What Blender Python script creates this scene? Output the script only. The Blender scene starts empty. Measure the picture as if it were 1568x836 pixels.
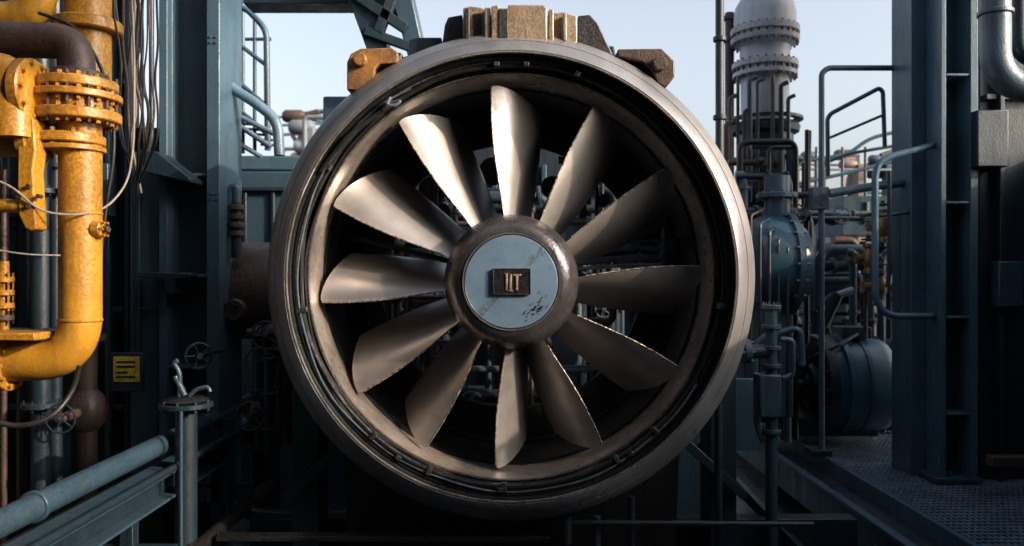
import bpy, bmesh, math, random
from mathutils import Vector, Matrix
random.seed(7)
rad = math.radians
scene = bpy.context.scene
CAMZ = 2.2
F = 1220.0          # focal length of the survey photo (units of its 1568 px width)

def P(u, v, d):      # survey point -> metres, for a thing standing d metres away
    return Vector(((u-784)/F*d, d, CAMZ-(v-418)/F*d))
def L(n, d): return n/F*d

# ------------------------------------------------------------------ materials
def mat(name, c1, c2, rough=0.5, metal=0.0, scale=3.0, bump=0.15, wear=None, wearamt=0.6,
        grime=(0.012,0.012,0.013), grimeamt=0.5, streak=True, fine=60, rr=0.15, spots=0.5):
    m = bpy.data.materials.new(name); m.use_nodes = True
    nt = m.node_tree; N = nt.nodes; K = nt.links
    b = N['Principled BSDF']
    tc = N.new('ShaderNodeTexCoord')
    def noise(sc, det=3, ro=0.6, mapping=None):
        n = N.new('ShaderNodeTexNoise'); n.inputs['Scale'].default_value = sc
        n.inputs['Detail'].default_value = det; n.inputs['Roughness'].default_value = ro
        if mapping:
            mp = N.new('ShaderNodeMapping'); mp.inputs['Scale'].default_value = mapping
            K.new(tc.outputs['Object'], mp.inputs['Vector']); K.new(mp.outputs[0], n.inputs['Vector'])
        else: K.new(tc.outputs['Object'], n.inputs['Vector'])
        return n
    def ramp(src, a, bb):
        r = N.new('ShaderNodeMapRange'); K.new(src, r.inputs[0])
        r.inputs[1].default_value=a; r.inputs[2].default_value=bb
        return r
    def mix(fac, a, bcol):
        x = N.new('ShaderNodeMix'); x.data_type = 'RGBA'
        K.new(fac, x.inputs[0])
        for s, i in ((a, 6), (bcol, 7)):
            if isinstance(s, tuple): x.inputs[i].default_value = (*s[:3], 1)
            else: K.new(s, x.inputs[i])
        return x.outputs[2]
    def mul(a, v):
        x = N.new('ShaderNodeMath'); x.operation = 'MULTIPLY'; K.new(a, x.inputs[0]); x.inputs[1].default_value = v
        return x.outputs[0]
    n1 = noise(scale,4); r1 = ramp(n1.outputs[0], 0.35, 0.65)
    col = mix(r1.outputs[0], c1, c2)
    n2 = noise(scale*2.2, 4, 0.65, (1.6, 1.6, 0.22) if streak else None)
    r2 = ramp(n2.outputs[0], 0.5, 0.74)
    col = mix(mul(r2.outputs[0], grimeamt), col, grime)
    n3 = noise(fine, 2, 0.7)
    if wear:
        g = N.new('ShaderNodeNewGeometry')
        rp = ramp(g.outputs['Pointiness'], 0.515, 0.56)
        r4 = ramp(n3.outputs[0], 0.42, 0.58)
        mm = N.new('ShaderNodeMath'); mm.operation='MULTIPLY'; K.new(rp.outputs[0], mm.inputs[0]); K.new(r4.outputs[0], mm.inputs[1])
        n5 = noise(scale*5, 5, 0.75); r5 = ramp(n5.outputs[0], 0.63, 0.68)
        ad = N.new('ShaderNodeMath'); ad.operation='MAXIMUM'; K.new(mm.outputs[0], ad.inputs[0]); K.new(mul(r5.outputs[0],spots), ad.inputs[1])
        col = mix(mul(ad.outputs[0], wearamt), col, wear)
    K.new(col, b.inputs['Base Color'])
    mr = N.new('ShaderNodeMapRange'); K.new(n2.outputs[0], mr.inputs[0])
    mr.inputs[1].default_value=0.3; mr.inputs[2].default_value=0.7
    mr.inputs[3].default_value=max(0.05, rough-rr); mr.inputs[4].default_value=min(1, rough+rr)
    K.new(mr.outputs[0], b.inputs['Roughness'])
    b.inputs['Metallic'].default_value = metal
    ah = N.new('ShaderNodeMath'); ah.operation='MULTIPLY_ADD'; K.new(n1.outputs[0], ah.inputs[0]); ah.inputs[1].default_value=2.5; K.new(n3.outputs[0], ah.inputs[2])
    bp = N.new('ShaderNodeBump'); bp.inputs['Strength'].default_value = bump; bp.inputs['Distance'].default_value = 0.01
    K.new(ah.outputs[0], bp.inputs['Height']); K.new(bp.outputs[0], b.inputs['Normal'])
    return m

RUST=(0.10,0.045,0.025)
TEAL = mat('teal_steel_paint', (0.022,0.073,0.120), (0.014,0.050,0.085), 0.38, 0, 2.5, 0.2, wear=(0.08,0.08,0.085), wearamt=0.5, spots=0.3)
TEALM= mat('mid_teal_paint', (0.042,0.122,0.190), (0.028,0.088,0.142), 0.34, 0, 2.5, 0.2, wear=(0.10,0.085,0.07), wearamt=0.5, spots=0.3)
TEALD= mat('dark_teal_steel', (0.009,0.028,0.047), (0.005,0.017,0.030), 0.42, 0, 2.5, 0.25, wear=(0.035,0.04,0.045), wearamt=0.4, spots=0.3)
TEALL= mat('light_blue_paint', (0.13,0.24,0.34), (0.09,0.17,0.25), 0.4, 0, 4, 0.15, wear=RUST, wearamt=0.5, spots=0.3)
BLACK= mat('black_grease_steel', (0.007,0.009,0.012), (0.012,0.012,0.014), 0.34, 0.2, 4, 0.25, wear=(0.05,0.05,0.05), wearamt=0.4)
YEL  = mat('yellow_pipe_paint', (0.56,0.275,0.026), (0.42,0.185,0.018), 0.38, 0, 3, 0.22, wear=(0.09,0.045,0.022), wearamt=0.55, grime=(0.09,0.04,0.016), grimeamt=0.6)
BRN  = mat('brown_rusted_iron', (0.078,0.046,0.040), (0.042,0.028,0.027), 0.5, 0.2, 4, 0.35, wear=(0.12,0.08,0.065))
BAND = mat('casing_rim_metal', (0.36,0.355,0.37), (0.20,0.20,0.215), 0.35, 0.5, 1.3, 0.12, wear=(0.48,0.46,0.45), wearamt=0.35, grime=(0.05,0.045,0.047), grimeamt=0.5, fine=110, spots=0.25)
BANDI= mat('recess_ring_metal', (0.11,0.105,0.11), (0.055,0.053,0.058), 0.33, 0.5, 3, 0.2, wear=(0.3,0.28,0.27), wearamt=0.5, grimeamt=0.5, streak=False)
DUCT = mat('duct_bore_steel', (0.46,0.395,0.35), (0.23,0.20,0.18), 0.33, 0.5, 2.5, 0.2, wear=(0.45,0.40,0.36), grime=(0.045,0.038,0.036), grimeamt=0.6, streak=False, spots=0.2)
BLADE= mat('blade_steel', (0.58,0.545,0.53), (0.34,0.32,0.315), 0.38, 0.72, 1.5, 0.05, wear=(0.70,0.64,0.60), wearamt=0.5, grime=(0.13,0.115,0.11), grimeamt=0.45, fine=80, rr=0.09, streak=False, spots=0.05)
EDGE = mat('blade_edge_steel', (0.70,0.62,0.55), (0.25,0.21,0.19), 0.35, 0.4, 40, 0.3, wear=(0.05,0.04,0.04), wearamt=0.9, streak=False)
HUB  = mat('hub_dark_steel', (0.13,0.118,0.130), (0.06,0.056,0.064), 0.28, 0.6, 5, 0.25, wear=(0.28,0.26,0.26), grimeamt=0.5, spots=0.35)
DISC = mat('hub_cap_bluegrey', (0.24,0.37,0.53), (0.17,0.275,0.41), 0.36, 0.4, 3, 0.10, wear=(0.06,0.055,0.055), wearamt=0.6, grime=(0.09,0.12,0.16), grimeamt=0.3, streak=False, spots=0.10)
LIP  = mat('polished_lip', (0.48,0.47,0.46), (0.24,0.23,0.225), 0.28, 0.7, 5, 0.1)
BRZ  = mat('bracket_bronze', (0.44,0.31,0.20), (0.20,0.14,0.11), 0.38, 0.45, 5, 0.3, wear=(0.5,0.42,0.33), grimeamt=0.6)
DKB  = mat('dark_bracket_iron', (0.036,0.037,0.042), (0.019,0.020,0.024), 0.42, 0.4, 5, 0.3, wear=(0.10,0.09,0.085))
ORG  = mat('orange_lug_paint', (0.42,0.20,0.055), (0.20,0.10,0.045), 0.5, 0.1, 5, 0.3, wear=(0.06,0.04,0.03))
GREY = mat('tower_grey_paint', (0.56,0.60,0.66), (0.40,0.44,0.49), 0.5, 0, 1.5, 0.1, wear=RUST, wearamt=0.5, grime=(0.22,0.17,0.155), grimeamt=0.5, spots=0.35)
PIPEG= mat('grey_pipe_paint', (0.10,0.155,0.215), (0.06,0.10,0.14), 0.36, 0, 4, 0.3, wear=RUST, wearamt=0.4)
DECK = mat('steel_deck', (0.026,0.043,0.062), (0.013,0.022,0.034), 0.26, 0.2, 1.4, 0.4, wear=(0.05,0.055,0.06), streak=False)
GRAT = mat('grating_steel', (0.17,0.27,0.37), (0.08,0.14,0.20), 0.28, 0.2, 3, 0.2, wear=(0.25,0.26,0.28), streak=False)
CABW = mat('pale_cable', (0.30,0.27,0.23), (0.2,0.17,0.15), 0.6, 0, 8, 0.1)
CABK = mat('black_cable', (0.010,0.010,0.012), (0.02,0.018,0.018), 0.42, 0, 8, 0.1)
SIGNY= mat('label_yellow', (0.70,0.54,0.03), (0.60,0.44,0.03), 0.5, 0, 8, 0.05, wear=(0.05,0.05,0.04), wearamt=0.5)
BRASS= mat('brass_valve', (0.38,0.22,0.09), (0.19,0.115,0.065), 0.40, 0.4, 6, 0.2)
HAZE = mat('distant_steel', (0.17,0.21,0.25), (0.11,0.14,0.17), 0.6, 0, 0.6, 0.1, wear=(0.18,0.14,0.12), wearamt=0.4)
PINK = mat('primer_steel', (0.22,0.16,0.14), (0.13,0.10,0.095), 0.6, 0, 0.8, 0.1)

# ------------------------------------------------------------------ assemblies
class Asm:
    def __init__(s, name): s.name=name; s.parts={}
    def add(s, part, m, V, Fc, bev=0.0):
        d = s.parts.setdefault((part, m.name), dict(m=m, V=[], F=[], bev=0.0))
        o=len(d['V']); d['V']+= [tuple(v) for v in V]; d['F'] += [tuple(i+o for i in f) for f in Fc]
        d['bev']=max(d['bev'], bev)
    def box(s, part, m, x0,x1,y0,y1,z0,z1, bev=0.006, M=None):
        V=[Vector((x,y,z)) for x in (x0,x1) for y in (y0,y1) for z in (z0,z1)]
        if M: V=[M@v for v in V]
        s.add(part,m,V,[(0,1,3,2),(4,6,7,5),(0,4,5,1),(2,3,7,6),(0,2,6,4),(1,5,7,3)],bev)
    def pbox(s, part, m, u0,u1,v0,v1,d, th, bev=0.006):   # box whose front face stands d m away
        a=P(u0,v0,d); b=P(u1,v1,d)
        s.box(part,m,a.x,b.x,d,d+th,b.z,a.z,bev)
    def beam(s, part, m, a, b, w, h, bev=0.005):
        a=Vector(a); b=Vector(b); t=(b-a); t.normalize()
        up=Vector((0,0,1)) if abs(t.z)<0.95 else Vector((0,1,0))
        x=t.cross(up).normalized(); z=x.cross(t)
        V=[]
        for q in (a,b):
            for i,j in ((-1,-1),(1,-1),(1,1),(-1,1)): V.append(q+x*(w/2*i)+z*(h/2*j))
        s.add(part,m,V,[(0,1,2,3),(7,6,5,4),(0,4,5,1),(1,5,6,2),(2,6,7,3),(3,7,4,0)],bev)
    def prism(s, part, m, pts, d, th, bev=0.008):
        q=[P(u,v,d) for u,v in pts]; n=len(q)
        V=q+[p+Vector((0,th,0)) for p in q]
        s.add(part,m,V,[tuple(range(n)),tuple(range(2*n-1,n-1,-1))]+[(i,i+n,(i+1)%n+n,(i+1)%n) for i in range(n)],bev)
    def lathe(s, part, m, o, axis, prof, seg=48, bev=0.0):
        o=Vector(o); ax=Vector(axis).normalized()
        ref=Vector((0,0,1)) if abs(ax.z)<0.9 else Vector((1,0,0))
        e1=ax.cross(ref).normalized(); e2=ax.cross(e1)
        V=[]; Fc=[]
        for r,t in prof:
            for k in range(seg):
                a=2*math.pi*k/seg
                V.append(o+ax*t+(e1*math.cos(a)+e2*math.sin(a))*max(r,1e-4))
        for i in range(len(prof)-1):
            for k in range(seg):
                k2=(k+1)%seg
                Fc.append((i*seg+k, i*seg+k2,(i+1)*seg+k2,(i+1)*seg+k))
        s.add(part,m,V,Fc,bev)
    def cyl(s, part, m, o, axis, r, ln, seg=28):
        c=min(r,ln)*0.12
        s.lathe(part,m,o,axis,[(0,0),(r-c,0),(r,c),(r,ln-c),(r-c,ln),(0,ln)],seg)
    def tube(s, part, m, pts, r, fil=0.0, seg=14, n=7):
        pts=[Vector(p) for p in pts]; path=[pts[0]]
        for i in range(1,len(pts)-1):
            p=pts[i]; a=pts[i-1]-p; b=pts[i+1]-p
            f=min(fil, a.length*0.48, b.length*0.48)
            if f<1e-4: path.append(p); continue
            A=p+a.normalized()*f; B=p+b.normalized()*f
            for k in range(n+1):
                t=k/n; path.append(A*(1-t)**2+p*(2*t*(1-t))+B*t*t)
        path.append(pts[-1])
        V=[];Fc=[]; nrm=None
        for i,p in enumerate(path):
            t=(path[min(i+1,len(path)-1)]-path[max(i-1,0)])
            if t.length<1e-7: t=Vector((0,0,1))
            t.normalize()
            if nrm is None:
                ref=Vector((0,0,1)) if abs(t.z)<0.9 else Vector((1,0,0)); nrm=t.cross(ref).normalized()
            else:
                nrm=(nrm-t*nrm.dot(t)).normalized()
            bi=t.cross(nrm)
            for k in range(seg):
                a=2*math.pi*k/seg; V.append(p+(nrm*math.cos(a)+bi*math.sin(a))*r)
        for i in range(len(path)-1):
            for k in range(seg):
                k2=(k+1)%seg; Fc.append((i*seg+k,i*seg+k2,(i+1)*seg+k2,(i+1)*seg+k))
        Fc.append(tuple(range(seg-1,-1,-1))); o=(len(path)-1)*seg; Fc.append(tuple(range(o,o+seg)))
        s.add(part,m,V,Fc)
    def bolts(s, part, m, o, axis, R, n, r=0.012, ln=0.03, ph=0):
        o=Vector(o); ax=Vector(axis).normalized()
        ref=Vector((0,0,1)) if abs(ax.z)<0.9 else Vector((1,0,0))
        e1=ax.cross(ref).normalized(); e2=ax.cross(e1)
        for k in range(n):
            a=2*math.pi*k/n+ph
            s.lathe(part,m,o+(e1*math.cos(a)+e2*math.sin(a))*R,ax,[(0,0),(r,0),(r,ln),(0,ln)],6)
    def flange(s, part, m, o, axis, r, th, nb=10, br=0.012):
        o=Vector(o); ax=Vector(axis).normalized()
        s.cyl(part,m,o-ax*th/2,ax,r,th,36)
        if nb: s.bolts(part+'_bolts',m,o-ax*(th/2+0.02),ax,r*0.84,nb,br,th+0.04)
    def wheel(s, part, m, o, axis, R, r=0.01):
        o=Vector(o); ax=Vector(axis).normalized()
        ref=Vector((0,0,1)) if abs(ax.z)<0.9 else Vector((1,0,0))
        e1=ax.cross(ref).normalized(); e2=ax.cross(e1)
        pts=[o+(e1*math.cos(2*math.pi*k/28)+e2*math.sin(2*math.pi*k/28))*R for k in range(29)]
        s.tube(part,m,pts,r,0,8)
        for k in range(5):
            a=2*math.pi*k/5; s.tube(part,m,[o,o+(e1*math.cos(a)+e2*math.sin(a))*R],r*0.7,0,6)
        s.cyl(part,m,o-ax*0.02,ax,r*2.4,0.06,12)
    def done(s, smooth=38):
        e=bpy.data.objects.new(s.name,None); scene.collection.objects.link(e); e.empty_display_size=0.2
        for (part,mn),d in s.parts.items():
            me=bpy.data.meshes.new(part); me.from_pydata(d['V'],[],d['F']); me.validate(); me.update()
            bm=bmesh.new(); bm.from_mesh(me); bmesh.ops.recalc_face_normals(bm,faces=bm.faces); bm.to_mesh(me); bm.free()
            me.materials.append(d['m'])
            me.polygons.foreach_set('use_smooth',[True]*len(me.polygons))
            me.set_sharp_from_angle(angle=rad(smooth))
            ob=bpy.data.objects.new(part,me); scene.collection.objects.link(ob); ob.parent=e
            if d['bev']>0:
                b=ob.modifiers.new('bev','BEVEL'); b.width=d['bev']; b.segments=2; b.limit_method='ANGLE'; b.angle_limit=rad(40)
        return e

Y=Vector((0,1,0)); X=Vector((1,0,0)); Z=Vector((0,0,1))

# ================================================================== FAN
C = P(783,424,4.9); cy=4.9
def FP(r,a,y): return Vector((C.x+r*math.cos(a), cy+y, C.z+r*math.sin(a)))
fan = Asm('industrial_fan')
fan.lathe('casing_rim',BAND,C,Y,[(1.47,1.30),(1.47,0.24),(1.535,0.235),(1.545,0.20),(1.545,0.15),(1.535,0.13),(1.527,0.115),(1.475,0.055),(1.472,0.056),(1.468,0.048),(1.405,0.004),(1.398,0.0),(1.392,0.004)],180)
fan.lathe('rim_lip',LIP,C,Y,[(1.392,0.004),(1.388,-0.004),(1.382,-0.004),(1.379,0.01)],180)
fan.lathe('rim_recess',BLACK,C,Y,[(1.379,0.01),(1.374,0.05),(1.362,0.055),(1.358,0.048),(1.352,0.048),(1.348,0.09),(1.315,0.18),(1.292,0.18),(1.290,0.13)],180)
fan.lathe('duct_lip',BANDI,C,Y,[(1.290,0.13),(1.286,0.118),(1.278,0.118),(1.274,0.128)],180)
fan.lathe('duct_bore',DUCT,C,Y,[(1.274,0.128),(1.266,0.17),(1.259,0.20),(1.258,0.42)],180)
fan.lathe('duct_wall',BLACK,C,Y,[(1.258,0.42),(1.240,0.425),(1.240,0.47),(1.252,0.475),(1.25,1.0),(1.22,1.0),(1.22,1.06),(1.25,1.06),(1.25,1.28)],160)
fan.lathe('rear_bulkhead',BLACK,C,Y,[(1.46,1.29),(1.02,1.29),(1.02,1.34)],96)
fan.lathe('recess_hoop',BANDI,C,Y,[(1.352,0.085),(1.348,0.078),(1.342,0.078),(1.338,0.09)],160)
for k,(r0,y0,rr,mm,a0,a1,sd) in enumerate([(1.325,0.09,0.016,CABK,100,460,1),(1.335,0.06,0.007,PIPEG,118,330,2),(1.30,0.12,0.010,CABK,128,420,3),(1.312,0.08,0.012,HUB,195,300,4)]):
    pts=[]
    for i in range(141):
        a=rad(a0+(a1-a0)*i/140)
        w=0.007*math.sin(a*5+sd)+0.004*math.sin(a*13+sd*2)
        pts.append(FP(r0+w,a,y0+0.006*math.sin(a*9+sd)))
    fan.tube('recess_cable',mm,pts,rr,0,8)
for a in [72,86,94,127,149,189,238,267,304,352]:
    a=rad(a); p=FP(1.325,a,0.07); t=Vector((-math.sin(a),0,math.cos(a)))
    fan.beam('cable_clip',DKB,p-t*0.018,p+t*0.018,0.07,0.03,0.004)
fan.tube('tie_hook',PIPEG,[FP(1.33,rad(124),-0.0),FP(1.30,rad(126),-0.02),FP(1.27,rad(124),-0.01),FP(1.28,rad(122),0.0),FP(1.33,rad(127),0.02)],0.011,0.02,8)
fan.tube('tie_rod',CABK,[FP(1.30,rad(128),0.03),FP(1.335,rad(139),0.02),FP(1.35,rad(151),0.04)],0.016,0.1,8)
fan.tube('bottom_conduit',BLACK,[FP(1.31,rad(a),0.07) for a in range(222,322,4)],0.019,0,10)
for a in (229,247,268,300,313): fan.beam('conduit_saddle',DKB,FP(1.28,rad(a),0.06),FP(1.34,rad(a),0.06),0.035,0.03,0.004)
# hub
hc=C+Vector((0,0,-0.03))
fan.lathe('hub_shell',HUB,hc,Y,[(0.300,-0.012),(0.322,-0.010),(0.340,0.002),(0.347,0.005),(0.375,0.030),(0.402,0.075),(0.422,0.13),(0.427,0.17),(0.425,0.20),(0.415,0.205),(0.415,0.22),(0.425,0.225),(0.425,0.30),(0.40,0.33),(0.37,0.36),(0.37,0.8)],96)
fan.lathe('hub_cap_ring',LIP,hc,Y,[(0.300,-0.012),(0.300,-0.020),(0.294,-0.020),(0.293,-0.014)],96)
fan.lathe('hub_cap_groove',BLACK,hc,Y,[(0.293,-0.014),(0.290,-0.008),(0.287,-0.014)],96)
fan.lathe('hub_cap',DISC,hc,Y,[(0.287,-0.014),(0.282,-0.019),(0.0,-0.021)],96)
fan.box('nameplate',BLACK,hc.x-0.112,hc.x+0.118,cy-0.038,cy-0.017,hc.z-0.078,hc.z+0.082,0.004)
for x0,x1,z0,z1 in [(-0.112,0.118,0.078,0.082),(-0.112,0.118,-0.078,-0.074),(-0.112,-0.108,-0.074,0.078),(0.114,0.118,-0.074,0.078)]:
    fan.box('nameplate_frame',DKB,hc.x+x0,hc.x+x1,cy-0.042,cy-0.0385,hc.z+z0,hc.z+z1,0.001)
for x0,x1,z0,z1 in [(-0.035,-0.022,-0.05,0.048),(-0.010,0.003,-0.05,0.048),(0.028,0.041,-0.05,0.036),(0.012,0.060,0.0365,0.048),(-0.042,-0.016,0.0485,0.054),(-0.02,0.01,-0.0565,-0.0505)]:
    fan.box('nameplate_letters',BRZ,hc.x+x0,hc.x+x1,cy-0.044,cy-0.0385,hc.z+z0,hc.z+z1,0.001)
rs=random.Random(3)
for k in range(44):   # chipped paint at lower right of the cap
    a=rad(-45+rs.gauss(0,12)); r=0.23+rs.gauss(0,0.022); r=min(r,0.272); s_=rs.uniform(0.002,0.008)
    q=hc+Vector((r*math.cos(a),-0.0212,r*math.sin(a))); fan.beam('paint_chip',BLACK,q-Vector((s_,0,s_*rs.uniform(-1,2))),q+Vector((s_,0,s_*rs.uniform(0,2))),0.0015,0.004*rs.random()+0.002,0)
fan.cyl('drive_shaft_housing',BLACK,hc+Y*0.8,Y,0.33,0.9,40)
for k in range(7):
    a=rad(12+360/7*k); p=FP(0.3,a,0.95); q=FP(1.25,a,0.95)
    fan.beam('stator_strut',TEALD,p,q,0.16,0.04)
for k in range(20):
    z=random.uniform(-0.9,0.9); w=math.sqrt(max(0.05,1.15**2-z*z)); yy=random.uniform(1.02,1.2)
    x0=random.choice((-1,1)); 
    fan.tube('rear_pipework',random.choice([TEAL,TEALM,PIPEG,BRN]),[C+Vector((x0*0.35,yy,z)),C+Vector((x0*w*0.7,yy,z)),C+Vector((x0*w*0.7,yy,z*0.5))],random.uniform(0.012,0.035),0.06,10)
for v0,rr,mm in ((383,0.02,TEALL),(398,0.026,TEALL),(408,0.014,GREY),(372,0.012,PIPEG)):
    fan.tube('rear_pipework',mm,[P(880,v0+4,5.7),P(985,v0-4,5.7),P(1015,v0-2,5.7),P(1018,v0-30,5.7)],rr,0.05,10)
fan.flange('rear_flange',PIPEG,P(1025,375,5.7),Y,0.05,0.06,6,0.008)
for k in range(12):
    a=random.uniform(0,6.28); r=random.uniform(0.6,1.1)
    fan.flange('rear_flange',random.choice([BRN,TEALM,BLACK]),FP(r,a,1.15),Y,random.uniform(0.05,0.13),0.06,6,0.01)
def blade(a0, sgn, idx, w0=26, w1=16.5, dd=0.40, tip=0.13):
    nu,nv=30,16; V=[];Fc=[]; E=[]
    for layer in (0,1):
        for i in range(nu+1):
            u=i/nu
            for j in range(nv+1):
                v=j/nv
                rt=1.243-tip*v**1.6
                if v<0.08: rt-=0.012*(1-v/0.08)
                r=0.36+(rt-0.36)*u
                ang=a0-sgn*rad(v*(w0+(w1-w0)*u**0.8))
                # aerofoil section: shallow at the leading edge, curling back hard towards the trailing edge
                ybase=0.215+0.03*u + dd*(1-0.25*u)*(0.50*v+0.65*v**2.4)
                ang+= sgn*rad(1.6)*math.sin(math.pi*u)*(1-v)
                th=0.004+0.011*math.sin(math.pi*min(1,v*0.9+0.1))
                q=C+Vector((0,0,-0.03*(1-u)))+Vector((r*math.cos(ang), ybase+(th if layer else -th), r*math.sin(ang)))
                V.append(q)
                if layer==0 and j==0 and u>0.1: E.append(q+Vector((rs.uniform(-.001,.001),0.004+rs.uniform(-.001,.001),rs.uniform(-.001,.001))))
    W=nv+1; O=(nu+1)*W
    for i in range(nu):
        for j in range(nv):
            a=i*W+j; Fc.append((a,a+1,a+W+1,a+W)); Fc.append((O+a,O+a+W,O+a+W+1,O+a+1))
    rim=[j for j in range(W)]+[i*W+nv for i in range(1,nu+1)]+[nu*W+j for j in range(nv-1,-1,-1)]+[i*W for i in range(nu-1,0,-1)]
    for k in range(len(rim)):
        a=rim[k]; b=rim[(k+1)%len(rim)]; Fc.append((a,O+a,O+b,b))
    fan.add('blade_%d'%idx,BLADE,V,Fc)
    fan.tube('blade_leading_edge',EDGE,E,0.0055,0,8)
for i,(a,sg,w0,w1) in enumerate([(96,1,25,17),(126,1,25,17.5),(158.4,1,26,20),(187.7,1,24,16),(217.6,1,24,16.5),(243.5,1,22,14.5),(265.4,-1,19,10),(298.5,1,21,13),(331.6,1,24,16.5),(3.1,1,24,16.5),(35,1,24,16.5),(64.2,1,24,15)]):
    blade(rad(a),sg,i+1,w0,w1)
# top mounting bracket
fan.prism('bracket_core',BRZ,[(752,62),(752,9),(764,7),(764,12),(778,12),(778,7),(832,7),(838,12),(838,62)],4.98,0.45)
fan.prism('bracket_flank',BRZ,[(709,62),(709,12),(720,9),(736,11),(751,16),(751,62)],5.06,0.40)
fan.prism('bracket_flank',BRZ,[(839,62),(839,16),(852,20),(862,18),(884,24),(884,66)],5.06,0.40)
fan.pbox('bracket_rib',BRZ,742,751,11,62,4.995,0.3); fan.pbox('bracket_rib',BRZ,840,848,14,62,4.99,0.3)
fan.pbox('bracket_rib',BRZ,862,868,20,62,5.0,0.3); fan.pbox('bracket_rib',DKB,712,719,12,62,5.01,0.3)
fan.pbox('bracket_dark_plate',DKB,764,778,14,60,4.972,0.007); fan.pbox('bracket_dark_plate',DKB,725,737,20,60,5.052,0.007)  # dark plates raised on the face, shade of recesses put into their colour
fan.prism('bracket_gusset',DKB,[(676,74),(681,38),(686,26),(708,22),(708,66)],5.12,0.35)
fan.prism('bracket_gusset',DKB,[(885,66),(885,24),(903,22),(915,35),(939,84),(930,84)],5.12,0.35)
fan.prism('bracket_saddle',TEALD,[(626,92),(626,60),(640,57),(676,57),(676,70),(940,70),(945,92),(960,108),(600,108)],5.16,0.5)
fan.prism('lifting_lug',ORG,[(531,138),(531,95),(537,82),(552,74),(600,73),(609,80),(609,96),(582,97),(574,104),(572,122),(560,138)],5.02,0.22)
fan.pbox('lug_pad',DKB,575,615,80,112,5.12,0.3); fan.prism('lug_pad',DKB,[(545,136),(575,100),(640,80),(660,95),(600,130)],5.17,0.25)
fan.prism('lifting_lug',BRN,[(946,75),(1013,74),(1033,93),(1033,118),(1020,134),(1008,128),(998,108),(984,95),(946,86)],5.02,0.22)
fan.prism('lug_pad',DKB,[(940,84),(985,88),(1012,130),(1000,140),(930,100)],5.14,0.3)
fan.flange('lug_boss',BRN,P(1010,98,5.0),Y,0.045,0.06,0); fan.flange('lug_boss',ORG,P(552,92,5.0),Y,0.04,0.06,0)
# cradle: saddle plates curved under the casing
for y0 in (5.3,6.0):
    top=[Vector((C.x+1.475*math.cos(rad(a)),y0,C.z+1.475*math.sin(rad(a)))) for a in range(-140,-39,4)]
    n=len(top); bot=[Vector((p.x*0.95,y0,0.02)) for p in top]
    V=[];Fc=[]
    for p,q in zip(top,bot): V+= [p,q,p+Y*0.06,q+Y*0.06]
    for i in range(n-1):
        a=4*i; Fc+=[(a,a+4,a+5,a+1),(a+2,a+3,a+7,a+6),(a,a+2,a+6,a+4)]
    Fc+=[(0,1,3,2),(4*n-4,4*n-2,4*n-1,4*n-3)]
    fan.add('cradle_plate',BLACK,V,Fc,0.0)
for u in (470,1105):
    a=P(u,470,5.5); fan.box('cradle_leg',TEALD,a.x-0.09,a.x+0.09,5.45,5.75,0,a.z)
fan.beam('cradle_brace',TEALD,P(440,760,5.4),P(560,650,5.4),0.06,0.06); fan.beam('cradle_brace',TEALD,P(1140,760,5.4),P(1020,650,5.4),0.06,0.06)
fan.done()

# ================================================================== GROUND
g=Asm('ground'); g.box('deck_sheet',DECK,-600,600,-50,1500,-0.3,0,0); g.done()

# ================================================================== LEFT: yellow pipeline
y=Asm('yellow_pipeline'); d=4.2
y.tube('downpipe',YEL,[P(123,190,d),P(123,552,d),P(-120,554,d)],0.105,0.24,32,12)
for v,r,t in ((215,0.178,0.05),(229,0.165,0.025)): y.flange('flange',YEL,P(105 if r>0.17 else 110,v,d),Z,r,t,10 if r>0.17 else 0)
y.flange('flange',YEL,P(118,180,d),Z,0.215,0.055,12,0.014); y.flange('flange',YEL,P(118,132,d),Z,0.200,0.05,12,0.014)
y.flange('flange',YEL,P(118,150,d),Z,0.218,0.035,12,0.013)
y.bolts('stud',BRN,P(118,194,d),Z,0.19,12,0.009,0.26,0.26)
y.cyl('valve_drum',YEL,P(118,180,d),Z,0.17,0.2,36)
y.lathe('weld_seam',YEL,P(123,327,d),Z,[(0.103,-0.01),(0.109,-0.004),(0.109,0.004),(0.103,0.01)],32)
y.lathe('weld_seam',YEL,P(123,490,d),Z,[(0.103,-0.012),(0.110,-0.004),(0.110,0.004),(0.103,0.012)],32)
y.tube('rusted_elbow',BRN,[P(118,135,d),P(116,64,d),P(-40,58,d)],0.092,0.22,28,10)
y.flange('elbow_collar',BRN,P(118,116,d),Z,0.13,0.04,0)
y.tube('riser',YEL,[P(135,-160,4.75),P(135,170,4.75)],0.128,0,32)
y.flange('riser_band',YEL,P(135,42,4.75),Z,0.19,0.07,0); y.flange('riser_band',YEL,P(135,-25,4.75),Z,0.16,0.05,10)
y.tube('crosspipe',YEL,[P(-120,30,4.6),P(60,30,4.6),P(60,-160,4.6)],0.10,0.2,24)
y.tube('bypass',YEL,[P(-40,110,4.0),P(18,110,4.0),P(22,212,4.0)],0.098,0.14,28)
y.flange('bypass_flange',YEL,P(46,140,4.05),X,0.165,0.06,10); y.flange('bypass_flange',YEL,P(30,140,4.05),X,0.15,0.05,0)
y.cyl('bypass_stub',YEL,P(46,150,4.1),X,0.08,0.2,24)
y.cyl('branch',YEL,P(-60,212,4.1),X,0.095,0.42,28); y.flange('branch_flange',YEL,P(52,212,4.1),X,0.135,0.06,8)
y.prism('valve_bracket',YEL,[(27,186),(50,180),(54,230),(50,262),(55,350),(46,354),(38,350),(28,330),(26,280)],3.98,0.10)
y.bolts('bracket_bolts',BRN,P(42,300,3.96),Y,0.05,4,0.012,0.03)
y.cyl('bracket_arm',YEL,P(-20,315,4.02),X,0.035,0.2,16)
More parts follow.
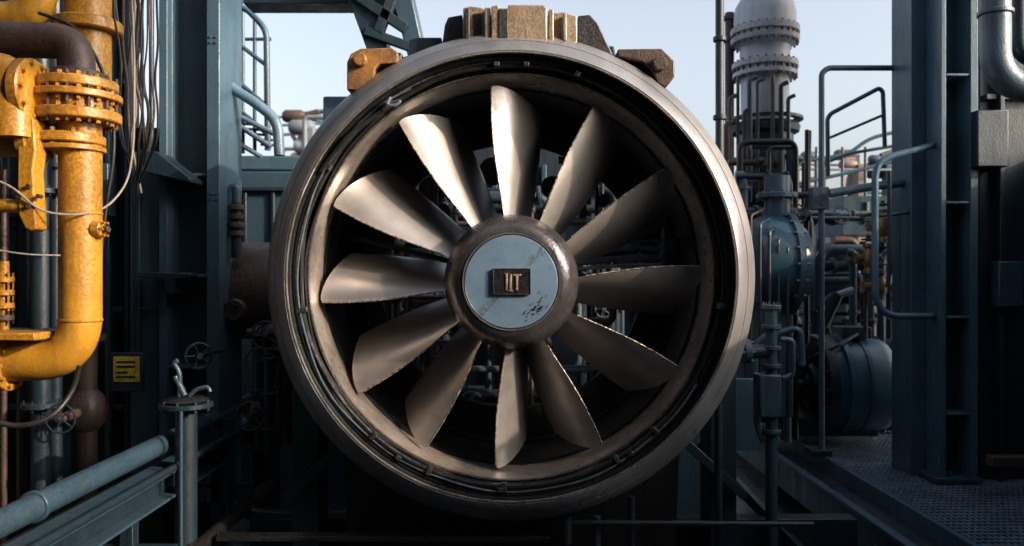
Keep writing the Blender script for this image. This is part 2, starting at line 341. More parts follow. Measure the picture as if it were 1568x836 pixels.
y.flange('tap_boss',YEL,P(150,351,4.17),X,0.045,0.05,6,0.007); y.cyl('tap',BRN,P(158,351,4.17),X,0.018,0.03,12)
y.flange('outlet_flange',YEL,P(12,556,d),X,0.145,0.05,10); y.flange('outlet_flange',YEL,P(2,556,d),X,0.145,0.04,0)
y.box('pipe_shelf',YEL,P(-40,0,4.1).x,P(70,0,4.1).x,4.0,4.3,P(0,519,4.1).z,P(0,508,4.1).z)
for v in (428,448,468,486): y.flange('small_spool',BRN if v%4 else YEL,P(6,v,4.25),Z,0.05,0.03,6,0.006)
y.tube('small_spool',YEL,[P(6,400,4.25),P(6,510,4.25)],0.025)
y.done()

c=Asm('hanging_cable_bundle')
for i in range(13):
    u=180+i*4.6+random.uniform(-3,3); dd=4.6+random.uniform(-.2,.5)
    pts=[P(u+random.uniform(-12,12),-60,dd)]
    for v in (20,70,120,170,215): pts.append(P(u+random.uniform(-7,7)+ (4 if v>150 else 0),v,dd))
    pts.append(P(214+random.uniform(-14,10),240+random.uniform(0,60),dd+0.3))
    c.tube('cable',[CABK,CABK,BRN,CABK,CABK,CABW,CABK,BRN,CABK][i%9],pts,random.uniform(0.005,0.010),0.14,8)
c.tube('pale_cable',CABW,[P(-30,268,3.95),P(20,285,3.95),P(60,325,3.98),P(120,330,4.05),P(165,318,4.3),P(196,280,4.4),P(205,220,4.4),P(206,90,4.4),P(200,-40,4.4)],0.006,0.12,8)
c.tube('pale_cable',CABW,[P(-20,380,3.95),P(40,390,3.98),P(92,391,4.1)],0.004,0.12,8)
c.tube('black_hose',CABK,[P(122,560,4.1),P(112,600,4.1),P(80,640,4.0),P(30,655,3.95),P(-30,640,3.9)],0.014,0.14,10)
c.tube('black_hose',CABK,[P(60,20,4.5),P(120,40,4.4),P(165,120,4.4),P(178,220,4.4),P(160,330,4.4),P(150,440,4.4)],0.010,0.2,10)
c.done()

# ================================================================== LEFT column + bulkhead
k=Asm('steel_column'); d=6.0
k.pbox('flange_plate',TEALM,243,256,-200,770,d,0.5); k.pbox('web_plate',TEAL,256,316,-200,770,d+0.22,0.03)
k.pbox('flange_plate',TEALM,316,336,-200,770,d,0.5)
k.pbox('side_web',TEALM,199,243,232,770,d+0.1,0.04)
for v in (265,420,560): k.pbox('stiffener',TEAL,256,316,v,v+5,d+0.02,0.2)
k.prism('ledge',TEALD,[(212,228),(240,232),(291,272),(291,279),(215,262)],d-0.22,0.25)
k.prism('ledge',TEALD,[(210,416),(290,418),(290,424),(268,428),(268,450),(255,450),(250,428),(210,424)],d-0.12,0.18)
k.tube('conduit',TEALD,[P(232,-100,5.8),P(232,215,5.8),P(222,240,5.8)],0.018,0.1,10); k.tube('conduit',TEAL,[P(262,-100,6.1),P(262,700,6.1)],0.02)
k.pbox('door_frame',TEAL,208,214,300,560,d+0.06,0.04); k.pbox('door_frame',TEAL,214,243,470,476,d+0.06,0.04)
k.bolts('splice_bolts',TEALM,P(326,60,d-0.01),Y,0.03,4,0.010,0.02,0.78); k.bolts('splice_bolts',TEALM,P(326,300,d-0.01),Y,0.03,4,0.010,0.02,0.78)
k.done()
s=Asm('warning_label'); 
s.pbox('plate',SIGNY,173,213,546,585,5.88,0.012,0.002)
for v in (553,560,569,576): s.pbox('print_line',BLACK,178,207 if v!=569 else 195,v,v+3,5.876,0.003,0)
s.pbox('backing',TEALD,168,218,540,600,5.893,0.05); s.done()
b=Asm('steel_bulkhead')
b.box('wall',TEALD,-9,P(196,0,6.4).x,6.4,6.6,0,7.5); b.box('wall',TEALD,P(196,0,6.4).x,P(250,0,6.4).x,6.41,6.58,0,P(0,195,6.4).z)
b.box('wall_lower',TEALD,P(250,0,6.5).x,P(340,0,6.5).x,6.45,6.6,0,P(0,480,6.5).z)
for u in (-20,40,88,160,190): b.pbox('stiffener',TEAL,u,u+7,-200,800,6.25,0.14)
for v in (120,300,470,620): b.pbox('stringer',TEAL,-200,188,v,v+8,6.3,0.09)
b.pbox('junction_box',TEAL,130,165,250,330,6.1,0.14); b.pbox('junction_box',BLACK,60,100,560,640,6.1,0.14)
b.done()
def manifold(name,x0,x1,y0,y1,z0,z1,n,mats,sd,rmin=0.015,rmax=0.05,vert=0.5,val=0.5):
    rnd=random.Random(sd); a=Asm(name)
    for i in range(n):
        m=rnd.choice(mats); r=rnd.uniform(rmin,rmax)
        p=Vector((rnd.uniform(x0,x1),rnd.uniform(y0,y1),rnd.uniform(z0,z1)))
        vertical=rnd.random()<vert
        if vertical: p.z=z0; pts=[p.copy()]; p=p.copy(); p.z=rnd.uniform(z0+(z1-z0)*.5,z1); pts.append(p.copy())
        else: p.x=x0; pts=[p.copy()]; p=p.copy(); p.x=rnd.uniform(x0+(x1-x0)*.4,x1); pts.append(p.copy())
        for t in range(rnd.choice((0,1,2))):
            ax='xz'[(t+ (0 if vertical else 1))%2]; p=p.copy()
            lo,hi=(x0,x1) if ax=='x' else (z0,z1)
            setattr(p,ax,rnd.uniform(lo,hi)); pts.append(p.copy())
        a.tube('pipe',m,pts,r,r*3,12,5)
        t=(pts[1]-pts[0]).normalized()
        for f in (0.25,0.6,0.95):
            if rnd.random()<0.7: a.flange('flange',m,pts[0].lerp(pts[1],f),t,r*rnd.uniform(1.5,2.0),max(.02,r*0.6),6,0.006)
        if rnd.random()<val:
            q=pts[0].lerp(pts[1],rnd.uniform(.3,.7)); a.lathe('valve_body',m,q-t*r*2.2,t,[(r,0),(r*1.7,r*.8),(r*2,r*2.2),(r*1.7,r*3.6),(r,r*4.4)],16)
            a.cyl('valve_stem',m,q,-Y,r*0.5,r*5,10); a.wheel('handwheel',rnd.choice(mats),q-Y*r*5,-Y,min(0.1,r*2+0.025),0.007)
    return a.done()
manifold('pipe_manifold',-4.6,-3.05,5.3,6.1,0.2,5.2,26,[TEAL,TEALD,TEALD,TEALD,BRN,YEL],11,0.02,0.07,0.7,0.25)
gh=Asm('generator_housing'); gh.box('body',TEALD,-1.5,1.6,8.2,9.6,0,3.5,0.02)
for x in (-1.2,-0.7,-0.2,0.3,0.8,1.3): gh.box('fin',TEAL,x,x+0.05,8.08,8.195,0.3,3.3)
for z in (1.0,2.0,3.0): gh.box('stringer',TEALD,-1.45,1.55,8.02,8.075,z,z+0.06)
gh.done()
manifold('generator_pipework',-1.1,1.2,6.7,7.7,0.6,3.0,30,[TEAL,TEALD,TEALD,BRN,PIPEG,BLACK],17,0.015,0.05,0.5,0.4)

h=Asm('pipe_run')
h.tube('main_pipe',TEAL,[(-2.25,0.5,1.10),(-2.25,9.5,1.10)],0.062,0,24)
for yy in (3.75,5.8): h.flange('pipe_collar',TEAL,(-2.25,yy,1.10),Y,0.075,0.03,0)
h.box('tray_top',TEAL,-2.33,-2.13,0.5,9.5,0.935,0.955); h.box('tray_web',TEALD,-2.24,-2.22,0.5,9.5,0.80,0.933)
h.box('tray_foot',TEAL,-2.33,-2.13,0.5,9.5,0.78,0.798)
h.tube('second_pipe',TEALD,[(-2.10,0.5,0.99),(-2.10,9.5,0.99)],0.022,0,12)
h.tube('low_pipe',TEALD,[(-2.6,0.5,0.72),(-2.6,9.5,0.72)],0.09,0,20); h.tube('low_pipe',BLACK,[(-2.0,1,0.45),(-2.0,9.5,0.45)],0.05,0,14)
for yy in (3.2,4.6,6.0,7.6): h.box('support_post',TEALD,-2.27,-2.19,yy,yy+0.08,0,0.78); h.box('support_arm',TEALD,-2.72,-1.95,yy,yy+0.06,0.58,0.62)
h.done()
v=Asm('valve_pedestal'); d=5.1; o=P(285,620,d)
v.cyl('pedestal_post',TEALD,(o.x,d,0),Z,0.068,o.z,28); v.flange('cap_disc',TEALD,o,Z,0.165,0.03,8); v.lathe('cap_bowl',BLACK,o,Z,[(0.0,0.02),(0.13,0.02),(0.14,0.03),(0.11,0.05),(0,0.055)],28)
v.tube('lever',TEAL,[P(275,608,d),P(275,570,d),P(266,556,d),P(272,552,d)],0.016,0.05,10)
v.tube('lever',TEAL,[P(290,606,d),P(300,596,d),P(318,592,d),P(322,600,d)],0.014,0.05,10); v.cyl('stem',TEAL,P(283,606,d),Z+X*-0.5,0.02,0.14,12)
v.wheel('handwheel',TEALD,P(304,545,5.35),Vector((0.7,-1,0)),0.085,0.010); v.cyl('wheel_stem',TEALD,P(304,545,5.35),Y,0.015,0.5,10)
v.tube('thin_pole',TEAL,[P(277,628,4.95),P(277,960,4.95)],0.012,0,10)
v.done()

r=Asm('platform_railing'); d=6.3
def rail(a,pts,d,rr,m=TEALL,fil=0.12,part='rail'): a.tube(part,m,[P(u,w,d+(e[0] if e else 0)) for u,w,*e in pts],rr,fil,14)
rail(r,[(320,305),(322,150),(335,122),(395,160),(425,185),(428,238)],d,0.042,fil=0.14)
rail(r,[(340,235),(345,185),(345,130)],d+0.6,0.03); rail(r,[(340,175),(415,225)],d+0.3,0.022); rail(r,[(340,205),(400,240)],d+0.3,0.02)
rail(r,[(308,300),(332,308)],d,0.05); rail(r,[(330,160),(420,205)],d+0.2,0.022)
rail(r,[(352,340),(352,290),(362,285),(362,330)],d-0.1,0.035,TEAL,0.08)
for v_ in (318,332,345,358): r.flange('pipe_stack',BRN,P(362,v_,6.2),Z,0.06,0.04,0)
r.tube('pipe_stack',TEALD,[P(362,310,6.2),P(362,395,6.2)],0.04); r.tube('pipe_stack',TEALD,[P(320,300,6.3),P(320,345,6.3),P(362,352,6.3)],0.05,0.1)
r.done()
st=Asm('access_stair'); d=9.0
for off in (0,0.5):
    rail(st,[(330,20,off),(372,8,off),(408,45,off),(410,230,off)],d,0.035,TEALM)
    rail(st,[(330,95,off),(410,165,off)],d,0.03,TEALM); rail(st,[(330,140,off),(410,205,off)],d,0.03,TEALL); rail(st,[(330,40,off),(408,100,off)],d,0.025,TEALM)
for i in range(10):
    u=332+i*9; w=150+i*8; st.beam('tread',TEALD,P(u,w,d),P(u,w,d+0.55),0.2,0.03)
rail(st,[(352,0),(352,230)],d+0.2,0.03,TEALD); rail(st,[(372,0),(372,235)],d+0.25,0.022,TEALL); rail(st,[(390,30),(390,235)],d+0.3,0.022,TEAL)
rail(st,[(340,60),(415,60)],d+.3,0.02,TEAL); rail(st,[(345,15),(400,15)],d+.3,0.03,TEALD)
st.done()

e=Asm('equipment_housing'); d=7.6
e.pbox('body',TEAL,325,545,262,900,d,1.8,0.02); e.pbox('roof_box',TEALM,336,500,238,261,d+0.1,1.4,0.02)
e.pbox('roof_box',TEAL,494,545,147,237,d+0.3,0.9,0.02); e.pbox('roof_lip',TEALD,336,505,286,292,d-0.06,0.05)
for u in (372,415): e.pbox('panel_rib',TEALD,u,u+5,293,420,d-0.04,0.035)
e.cyl('air_duct',BRN,P(335,445,6.6),X,0.40,1.0,48); e.flange('duct_ring',BRN,P(345,445,6.6),X,0.43,0.05,0)
e.flange('duct_port',BRN,P(360,474,6.15),Y,0.085,0.08,8,0.008); e.cyl('duct_port_dark_disc',BLACK,P(360,474,6.12),Y*-1,0.04,0.012,20)  # black disc on the port face, the dark of a hole put into colour
e.pbox('support_post',BRN,331,349,460,640,6.2,0.1); e.pbox('support_post',TEALD,385,430,520,900,6.6,0.3)
e.done()
manifold('valve_cluster',P(375,0,5.9).x,P(440,0,5.9).x,5.7,6.3,0.9,1.75,9,[TEALD,BRN,BLACK,TEAL],5,0.015,0.045)

o=Asm('overhead_gantry'); d=7.4
o.prism('box_beam',TEALD,[(512,-60),(548,-60),(598,88),(566,88)],d,0.6,0.01); o.prism('box_beam',TEAL,[(585,-60),(618,-60),(645,60),(640,88),(625,88)],d+0.1,0.6,0.01)
o.beam('lattice',TEALD,P(540,-10,d),P(622,45,d),0.09,0.09); o.beam('lattice',TEALD,P(608,-20,d),P(580,50,d),0.09,0.09); o.beam('lattice',TEALD,P(560,48,d),P(636,75,d),0.08,0.08)
o.pbox('cross_beam',TEALD,372,570,-30,5,d+0.3,0.3); o.pbox('lattice_plate',TEALD,555,625,-60,30,d+0.35,0.05)
o.done()

# distant plant: a few vessels on legs, hoppers and inclined conveyors
def plant(name,u0,u1,v0,v1,d0,d1,sd,n=12,m=None,heads=5):
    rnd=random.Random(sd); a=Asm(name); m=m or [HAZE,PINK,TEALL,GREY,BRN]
    for i in range(n):
        d=rnd.uniform(d0,d1); u=rnd.uniform(u0,u1-20); w=rnd.uniform(v0,v1); q=P(u,w,d); q2=P(u+rnd.uniform(12,40),w,d)
        t=rnd.random(); mm=rnd.choice(m)
        if t<0.3: a.tube('riser',mm,[(q.x,d,0),q,q2],L(rnd.uniform(2,4),d),L(8,d),10)
        elif t<0.65:
            rr=L(rnd.uniform(7,14),d); a.lathe('vessel',mm,q-X*rr,X,[(0,0),(rr*.7,rr*.15),(rr,rr*.6),(rr,rr*3),(rr*.7,rr*3.5),(0,rr*3.6)],24); a.box('vessel_leg',mm,q.x+.2,q.x+.35,d-.1,d+.1,0,q.z)
        else: a.beam('conveyor',mm,q,q2-Z*L(rnd.uniform(-40,40),d),L(7,d),L(6,d))
    for i in range(heads):
        d=rnd.uniform(d0,d1); w=rnd.uniform(v0+10,v1); a.tube('header',rnd.choice(m),[P(u0,w,d),P(u0+(u1-u0)*rnd.uniform(.4,1),w+rnd.uniform(-8,8),d),P(u1,w+rnd.uniform(-15,25),d)],L(rnd.uniform(1.5,3),d),0.3,10)
    return a.done()
plant('process_plant',420,500,168,240,14,18,3,16,None,4)
plant('process_plant',1205,1425,235,310,13,17,8,20,[HAZE,TEALM,TEAL,PINK,BRN],5)
bg=Asm('plant_building')
bg.box('long_wall',TEALD,-40,40,24,30,0,P(0,300,24).z); 
for i in range(40): bg.box('wall_rib',TEAL,-40+i*2,-39.8+i*2,23.85,23.98,0,P(0,302,24).z)
bg.done()

# ================================================================== RIGHT tower
t=Asm('process_tower'); d=9.0; q=P(1171,0,d); 
def TZ(v): return P(0,v,d).z-q.z
R=lambda n:L(n,d)
t.lathe('vessel',GREY,q,Z,[(0.001,TZ(-14)),(R(22),TZ(-11)),(R(36),TZ(-2)),(R(44),TZ(12)),(R(46),TZ(24)),(R(46),TZ(44)),(R(51),TZ(45)),(R(51),TZ(54)),(R(47),TZ(55)),(R(47),TZ(59)),(R(51),TZ(60)),(R(50),TZ(67)),(R(39),TZ(72)),(R(37),TZ(74)),(R(37),TZ(97)),(R(49),TZ(98)),(R(49),TZ(106)),(R(44),TZ(107)),(R(44),TZ(112)),(R(48),TZ(113)),(R(48),TZ(119)),(R(36),TZ(120)),(R(35),TZ(195)),(R(48),TZ(197)),(R(48),TZ(205))],56)
t.bolts('flange_bolts',BRN,q+Z*(TZ(71)),Z,R(48),26,0.014,R(28)); t.bolts('flange_bolts',BRN,q+Z*TZ(123),Z,R(46),24,0.014,R(28))
t.lathe('lower_vessel',TEAL,q,Z,[(R(48),TZ(190)),(R(52),TZ(196)),(R(50),TZ(204)),(R(42),TZ(208)),(R(42),TZ(290)),(R(58),TZ(292)),(R(58),TZ(304)),(R(40),TZ(310)),(R(40),TZ(640))],40)
t.bolts('base_bolts',TEAL,q+Z*TZ(305),Z,R(54),18,0.018,R(18))
for i,(u,v0,rr) in enumerate([(1118,150,3.5),(1130,118,2.5),(1148,122,4),(1160,125,2.5),(1183,112,3),(1196,130,3.5),(1207,150,3),(1113,190,5),(1140,170,3)]):
    t.tube('drop_line',[BRN,TEALD,TEAL,BRN][i%4],[P(u+10,v0-4,d-0.42),P(u,v0,d-0.42),P(u,310,d-0.42)],L(rr,d),0.06,10)
for v_ in (186,248): t.lathe('platform_ring',TEALD,q+Z*TZ(v_),Z,[(R(44),0),(R(56),0),(R(56),0.03),(R(44),0.03)],32)
t.tube('brown_riser',BRN,[P(1117,330,9.2),P(1117,20,9.2)],L(7,9.2),0,16); t.flange('brown_riser',BRN,P(1117,62,9.2),Z,L(10,9),0.05,0); t.flange('brown_riser',BRN,P(1117,28,9.2),Z,L(10,9),0.05,0)
t.done()
pp=Asm('mast_pole'); pp.tube('pole',TEALD,[(P(1102,0,6.6).x,6.6,0),P(1102,-120,6.6)],L(6.5,6.6),0,16)
for v_ in (60,180): pp.flange('clamp',TEALD,P(1102,v_,6.6),Z,L(10,6.6),0.04,0)
pp.done()
manifold('tower_pipework',P(1118,0,8.3).x,P(1235,0,8.3).x,7.9,8.6,0.5,P(0,200,8.3).z,26,[TEALD,TEALD,TEAL,BRN,PIPEG,BLACK],21,0.015,0.06,0.6,0.3)
pc=Asm('pump_casing'); d=7.6
pc.lathe('volute',TEAL,P(1168,405,d),X,[(0.12,-0.15),(0.42,-0.12),(0.47,0.0),(0.47,0.18),(0.50,0.185),(0.50,0.24),(0.40,0.25),(0.36,0.36),(0.2,0.42),(0.0,0.43)],48)
pc.bolts('volute_bolts',TEAL,P(1168,405,d)+X*0.16,X,0.485,20,0.014,0.11)
pc.pbox('pedestal',TEAL,1140,1215,460,640,d-0.2,0.6,0.015); pc.tube('discharge',TEAL,[P(1180,380,d),P(1190,330,d),P(1190,270,d)],0.12,0.1,24); pc.flange('discharge',TEAL,P(1190,300,d),Z,0.19,0.05,10)
pc.tube('bypass',TEAL,[P(1150,640,7.0),P(1158,520,7.0),P(1225,500,7.0),P(1228,560,7.0)],0.03,0.1)
pc.tube('nozzle',GREY,[P(1283,452,7.8),P(1306,444,7.8)],0.035); pc.tube('nozzle',TEALD,[P(1260,500,7.8),P(1283,452,7.8)],0.05)
for i in range(5): pc.tube('impulse_line',[BRN,TEALD,TEALD,TEALD,BLACK][i],[P(1150+i*14,640,7.15),P(1150+i*14,330+i*12,7.15),P(1170+i*14,320+i*12,7.5)],0.010+0.003*(i%3),0.05,8)
pc.done()
vp=Asm('standpipe'); d=5.7
vp.tube('post',TEAL,[(P(1181,0,d).x,d,0),P(1181,470,d)],0.042,0,20); vp.pbox('sleeve',TEAL,1163,1197,574,640,d-0.08,0.16,0.012)
for v_ in (470,500,532,560,660): vp.flange('collar',TEAL,P(1181,v_,d),Z,0.068,0.03,6,0.006)
vp.cyl('side_tap',TEALD,P(1140,538,d),X,0.05,0.17,16); vp.flange('side_tap',TEAL,P(1142,538,d),X,0.09,0.05,6)
vp.tube('side_line',TEAL,[P(1195,520,d),P(1214,520,d),P(1214,575,d),P(1198,580,d)],0.02,0.06)
vp.tube('drop',PIPEG,[P(1158,590,d),P(1158,650,d),P(1168,676,d)],0.02,0.05); vp.done()
rr=Asm('platform_railing'); d=7.4
rail(rr,[(1258,690),(1258,112),(1268,104),(1420,104)],d,0.026,TEALM,0.1)
rail(rr,[(1268,270),(1267,182),(1272,174),(1346,135),(1352,140),(1355,225)],d+0.5,0.022,TEALM,0.1); rail(rr,[(1268,212),(1355,175)],d+.5,0.014,TEALM)
rail(rr,[(1372,240),(1372,120),(1380,108),(1418,108)],d+.4,0.022,BRN,0.1); rail(rr,[(1390,225),(1390,130),(1398,108)],d+.6,0.02,TEALM,0.1)
rail(rr,[(1372,168),(1420,160)],d+.5,0.018,BRN)
rail(rr,[(1430,222),(1362,240),(1345,250),(1340,268),(1340,455),(1352,478),(1372,484),(1430,484)],6.9,0.030,TEALM,0.12)
rail(rr,[(1362,262),(1362,420),(1358,440)],7.0,0.02,TEALD); rail(rr,[(1376,330),(1376,470)],7.1,0.018,TEAL); rail(rr,[(1345,330),(1420,322)],7.1,0.02,TEAL)
rail(rr,[(1270,296),(1340,285),(1425,275)],7.2,0.04,TEALM); rail(rr,[(1210,300),(1260,296)],7.6,0.03,TEALD)
rail(rr,[(1262,250),(1300,235),(1420,215)],9.5,0.02,TEAL); rail(rr,[(1230,250),(1230,320)],8.5,0.018,TEAL); rail(rr,[(1240,200),(1238,300)],9,0.02,BRN)
rail(rr,[(1205,265),(1225,248),(1300,236),(1330,212),(1420,190)],10.5,0.025,TEALM,0.2); rail(rr,[(1205,285),(1310,262),(1420,232)],10.5,0.025,TEALM,0.2)
for u in (1215,1250,1290,1325,1370,1405): rail(rr,[(u,330),(u,225)],10.5,0.018,TEALM)
for i,v_ in enumerate((296,312)): rr.flange('clamp',PIPEG,P(1256,v_,7.38),Z,0.06,0.05,6,0.006)
rr.pbox('clamp_block',PIPEG,1245,1270,286,320,7.33,0.12)
rr.pbox('base_plate',TEALD,1243,1275,690,700,7.3,0.2)
rr.done()
manifold('pipe_manifold',P(1265,0,8.8).x,P(1430,0,8.8).x,8.9,9.8,0.4,P(0,290,8.8).z,34,[TEALD,TEAL,TEAL,TEALM,BRN,PIPEG],33,0.015,0.06,0.5,0.4)
mb=Asm('equipment_cabinet'); mb.pbox('cabinet',TEALM,1225,1335,372,455,9.9,0.8,0.015); mb.pbox('cabinet_door',TEALM,1240,1320,380,450,9.86,0.035,0.01); mb.pbox('base',TEAL,1230,1420,456,650,10.0,0.7,0.015); mb.pbox('upper',TEAL,1290,1420,300,360,10.1,0.6); mb.done()
bv=Asm('brass_valve_set'); d=7.7
for (u,v_,s_) in [(1352,345,1.0),(1330,395,0.9),(1345,440,1.1),(1402,402,0.8)]:
    q=P(u,v_,d); bv.lathe('valve_body',BRASS,q-Z*0.16*s_,Z,[(0,0),(0.05*s_,0),(0.05*s_,0.03),(0.035*s_,0.05),(0.07*s_,0.12*s_),(0.075*s_,0.18*s_),(0.04*s_,0.26*s_),(0.06*s_,0.28*s_),(0.06*s_,0.31*s_),(0,0.32*s_)],24)
    bv.cyl('side_port',BRASS,q-X*0.13*s_,X,0.04*s_,0.26*s_,16); bv.flange('side_port',BRASS,q-X*0.13*s_,X,0.06*s_,0.03,6,0.006)
    bv.wheel('handwheel',BRN,q+Z*0.2*s_,Z,0.07*s_,0.009)
for u in (1378,1392,1406): bv.lathe('float_ball',PIPEG,P(u,428,7.4),X,[(0.0,-0.045),(0.03,-0.035),(0.045,0),(0.03,0.035),(0,0.045)],18)
bv.tube('line',BRASS,[P(1318,330,d),P(1360,325,d),P(1375,360,d),P(1378,470,d),P(1420,475,d)],0.022,0.08)
bv.tube('line',BRN,[P(1325,420,d),P(1325,520,d)],0.02)
bv.done()
m=Asm('electric_motor'); q=P(1243,588,8.5)
m.lathe('end_shield',TEALD,q,X,[(0,-0.10),(0.10,-0.10),(0.12,-0.06),(0.20,-0.05),(0.22,0.0),(0.42,0.02),(0.44,0.0),(0.52,0.0),(0.53,0.02),(0.53,0.10),(0.49,0.11)],56)
m.lathe('barrel',TEALM,q,X,[(0.49,0.11),(0.49,0.20),(0.535,0.21),(0.535,0.26),(0.50,0.27),(0.50,0.62),(0.47,0.72),(0.40,0.78),(0,0.80)],56)
m.lathe('barrel_band',TEALM,q,X,[(0.50,0.42),(0.512,0.42),(0.512,0.46),(0.50,0.46)],56)
m.bolts('shield_bolts',BRN,q-X*0.03,X,0.48,16,0.018,0.06); m.bolts('shield_bolts',TEALM,q-X*0.02,X,0.3,10,0.016,0.06)
m.tube('coolant_line',BLACK,[q+Vector((-0.12,-0.1,0.1)),q+Vector((-0.14,-0.3,0.3)),q+Vector((0.1,-0.35,0.42)),q+Vector((0.4,-0.2,0.55))],0.02,0.1)
m.pbox('foot',TEALD,1222,1345,640,668,8.3,0.5); m.box('terminal_box',TEAL,q.x+0.25,q.x+0.55,8.3,8.6,q.z+0.5,q.z+0.62)
m.cyl('shaft',PIPEG,q-X*0.25,X,0.05,0.2,18)
m.done()
k=Asm('steel_column'); d=6.8; DZ=0.4
def cb(part,m_,u0,u1,y0,y1,z0,z1): k.box(part,m_,P(u0,0,d).x,P(u1,0,d).x,y0,y1,z0,z1)
cb('left_flange',TEALM,1418,1441,d+0.25,d+0.62,DZ,8); cb('corner_flange',TEALM,1441,1449,d,d+0.6,DZ,8); cb('web',TEAL,1449,1486,d+0.25,d+0.28,DZ,8); cb('right_flange',TEALM,1486,1498,d,d+0.6,DZ,8)
for v_ in (-60,112,308,484,632): k.pbox('stiffener',TEALM,1449,1486,v_,v_+4,d+0.01,0.24)
k.pbox('base_plate',TEAL,1435,1505,733,741,d-0.05,0.7)
k.bolts('base_bolts',TEAL,P(1468,726,d+0.1),Z,0.12,6,0.016,0.04)
k.tube('cable',TEALD,[P(1432,-60,7.0),P(1432,640,7.0)],0.015)
k.done()
w=Asm('deckhouse'); x0=P(1500,0,6.95).x
w.box('front_wall',TEALD,x0,9,6.95,7.3,DZ,8); w.box('side_shade_wall',TEALD,4.75,9,-2.0,6.93,0,3.2); w.box('shade_wall_edge',TEAL,4.68,9,-2.05,6.9,3.2,3.28)  # side wall and its edge are unseen, added to shade the lower fan
w.box('rib',TEALD,x0+0.12,x0+0.16,6.85,6.945,DZ,8); w.box('rib',TEALD,x0+0.02,9,6.88,6.945,3.7,3.75)
w.pbox('switch_box',TEALD,1497,1545,168,255,6.7,0.24,0.01); w.pbox('conduit_box',TEAL,1530,1568,400,470,6.8,0.14,0.01)
w.pbox('brown_rail',BRN,1520,1600,700,716,6.3,0.1)
w.done()
# unseen structures added around the camera to dim sky light and reflections
ab=Asm('rear_shade_block'); ab.box('wall',TEALD,-14,8.5,-6,-3.2,0,11);  # added behind the camera, out of view, to darken ambient light and reflections
for i in range(11): ab.box('wall_rib',TEAL,-13+i*2,-12.9+i*2,-3.195,-3.1,0,11)
for z in (3.4,7.0): ab.box('shade_block_band',TEAL,-14,8.5,-3.09,-3.0,z,z+0.25)
for i in range(7): ab.box('shade_block_panel',GREY,-11.6+i*3,-10.6+i*3,-3.18,-3.12,4.6,5.6); 
ab.done()
od=Asm('overhead_shade_slab'); od.box('plating',TEALD,-8,4.3,-3.0,2.2,6.3,6.4)  # added overhead, out of view, to hold back sky light
for i in range(5): od.box('joist',TEAL,-8,4.3,-2.8+i,-2.7+i,6.1,6.295)
for x in (-7.5,4.0): od.box('post',TEAL,x,x+0.2,-2.9,-2.7,0,6.09)
od.done()
lb=Asm('left_shade_wall'); lb.box('wall',TEALD,-9,-4.9,-3.0,6.2,0,7.0)  # added out of view on the left to block ambient light
for i in range(8): lb.box('wall_rib',TEAL,-4.895,-4.8,-2.5+i,-2.4+i,0,7.0)
lb.done()
gp=Asm('grey_pipe'); 
gp.tube('elbow_pipe',PIPEG,[P(1524,-160,5.6),P(1524,128,5.6),P(1680,150,5.6)],0.100,0.24,28,12); gp.flange('coupling',PIPEG,P(1524,20,5.6),Z,0.115,0.03,0)
gp.tube('second_pipe',TEALD,[P(1560,-100,6.2),P(1560,90,6.2),P(1640,95,6.2)],0.06,0.15,18)
gp.done()

wk=Asm('grated_walkway')
wk.box('edge_channel',TEALM,2.60,2.66,2,10.5,0.12,0.40); wk.box('edge_lip',TEALM,2.55,2.62,2,10.5,0.403,0.44)
wk.box('inner_channel',TEALM,2.95,3.0,2,10.5,0.30,0.46); wk.box('gutter_plate',DECK,2.66,2.95,2,10.5,0.30,0.33)
for i in range(60):
    x=3.03+i*0.045; wk.box('bearing_bar',GRAT,x,x+0.014,3,10.5,0.375,0.40,0)
for i in range(100):
    yy=3+i*0.075; wk.box('cross_bar',GRAT,3.0,5.7,yy,yy+0.024,0.385,0.404,0)
wk.box('under_plate',DECK,3.0,5.7,2,10.5,0.25,0.30)
for yy in (4,6,8,10): wk.box('support',TEALD,2.62,5.7,yy,yy+0.1,0,0.12)
wk.box('toe_plate',TEALD,3.0,3.5,9.3,9.36,0.4,0.6)
wk.done()
u=Asm('skid_frame')
u.pbox('panel',TEALM,880,1100,640,803,6.6,0.06,0.01); u.pbox('panel_frame',TEALD,878,884,640,803,6.54,0.05); u.pbox('panel_frame',TEALD,1094,1100,640,803,6.54,0.05)
u.tube('front_rail',TEALD,[P(868,800,5.1),P(1245,803,5.1)],0.018); u.tube('front_rail',TEALD,[P(868,832,5.1),P(868,790,5.1)],0.03)
u.box('sill',TEALD,-1.9,2.5,5.76,5.9,0.05,0.42)
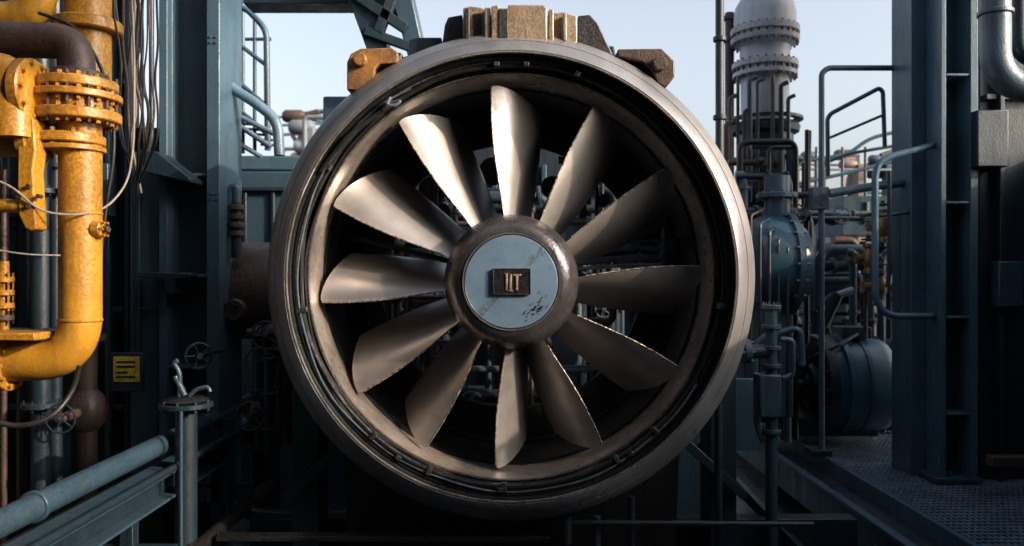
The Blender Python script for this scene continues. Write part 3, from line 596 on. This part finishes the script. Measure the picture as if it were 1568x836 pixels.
for uu,v0 in ((914,790),(967,760),(1100,600)): u.tube('upright',TEAL if uu==914 else TEALD,[(P(uu,0,5.15).x,5.15,0),P(uu,v0,5.15)],0.024)
u.pbox('back_panel',TEALM,1105,1165,580,690,6.6,0.05); u.pbox('low_beam',BLACK,330,870,822,830,5.15,0.1)
u.beam('diag_frame',TEALD,P(1070,680,6.2),P(1260,880,5.6),0.07,0.07); 
u.tube('floor_pipe',TEALD,[P(350,640,6.0),P(350,780,6.0),P(420,790,6.0),P(600,790,6.0)],0.05,0.12)
u.done()

# ================================================================== sky, sun, camera
sv=Vector((1,-0.46,0.46)).normalized()
el=math.asin(sv.z); az=math.atan2(sv.x,sv.y)
wd=bpy.data.worlds.new('World'); scene.world=wd; wd.use_nodes=True; nt=wd.node_tree
sk=nt.nodes.new('ShaderNodeTexSky'); sk.sky_type='NISHITA'; sk.sun_disc=False; sk.sun_elevation=el; sk.sun_rotation=az
sk.air_density=1.0; sk.dust_density=5; sk.ozone_density=1.0
hs=nt.nodes.new('ShaderNodeHueSaturation'); hs.inputs['Saturation'].default_value=0.55; hs.inputs['Value'].default_value=2.4
nt.links.new(sk.outputs[0],hs.inputs['Color']); nt.links.new(hs.outputs[0],nt.nodes['Background'].inputs[0]); nt.nodes['Background'].inputs[1].default_value=0.14
sl=bpy.data.lights.new('sun','SUN'); sl.energy=5.0; sl.angle=rad(0.5); sl.color=(1,0.79,0.57)
so=bpy.data.objects.new('sun',sl); scene.collection.objects.link(so); so.rotation_euler=sv.to_track_quat('Z','Y').to_euler(); so.location=(8,-4,8)
cm=bpy.data.cameras.new('camera'); co=bpy.data.objects.new('camera',cm); scene.collection.objects.link(co)
co.location=(0,0,CAMZ); co.rotation_euler=(rad(90),0,0); cm.lens=28.01; cm.sensor_width=36; cm.clip_end=3000; cm.clip_start=0.05
cm.dof.use_dof=True; cm.dof.focus_distance=5.0; cm.dof.aperture_fstop=1.5
scene.camera=co
scene.view_settings.view_transform='Standard'; scene.view_settings.look='None'; scene.view_settings.exposure=0
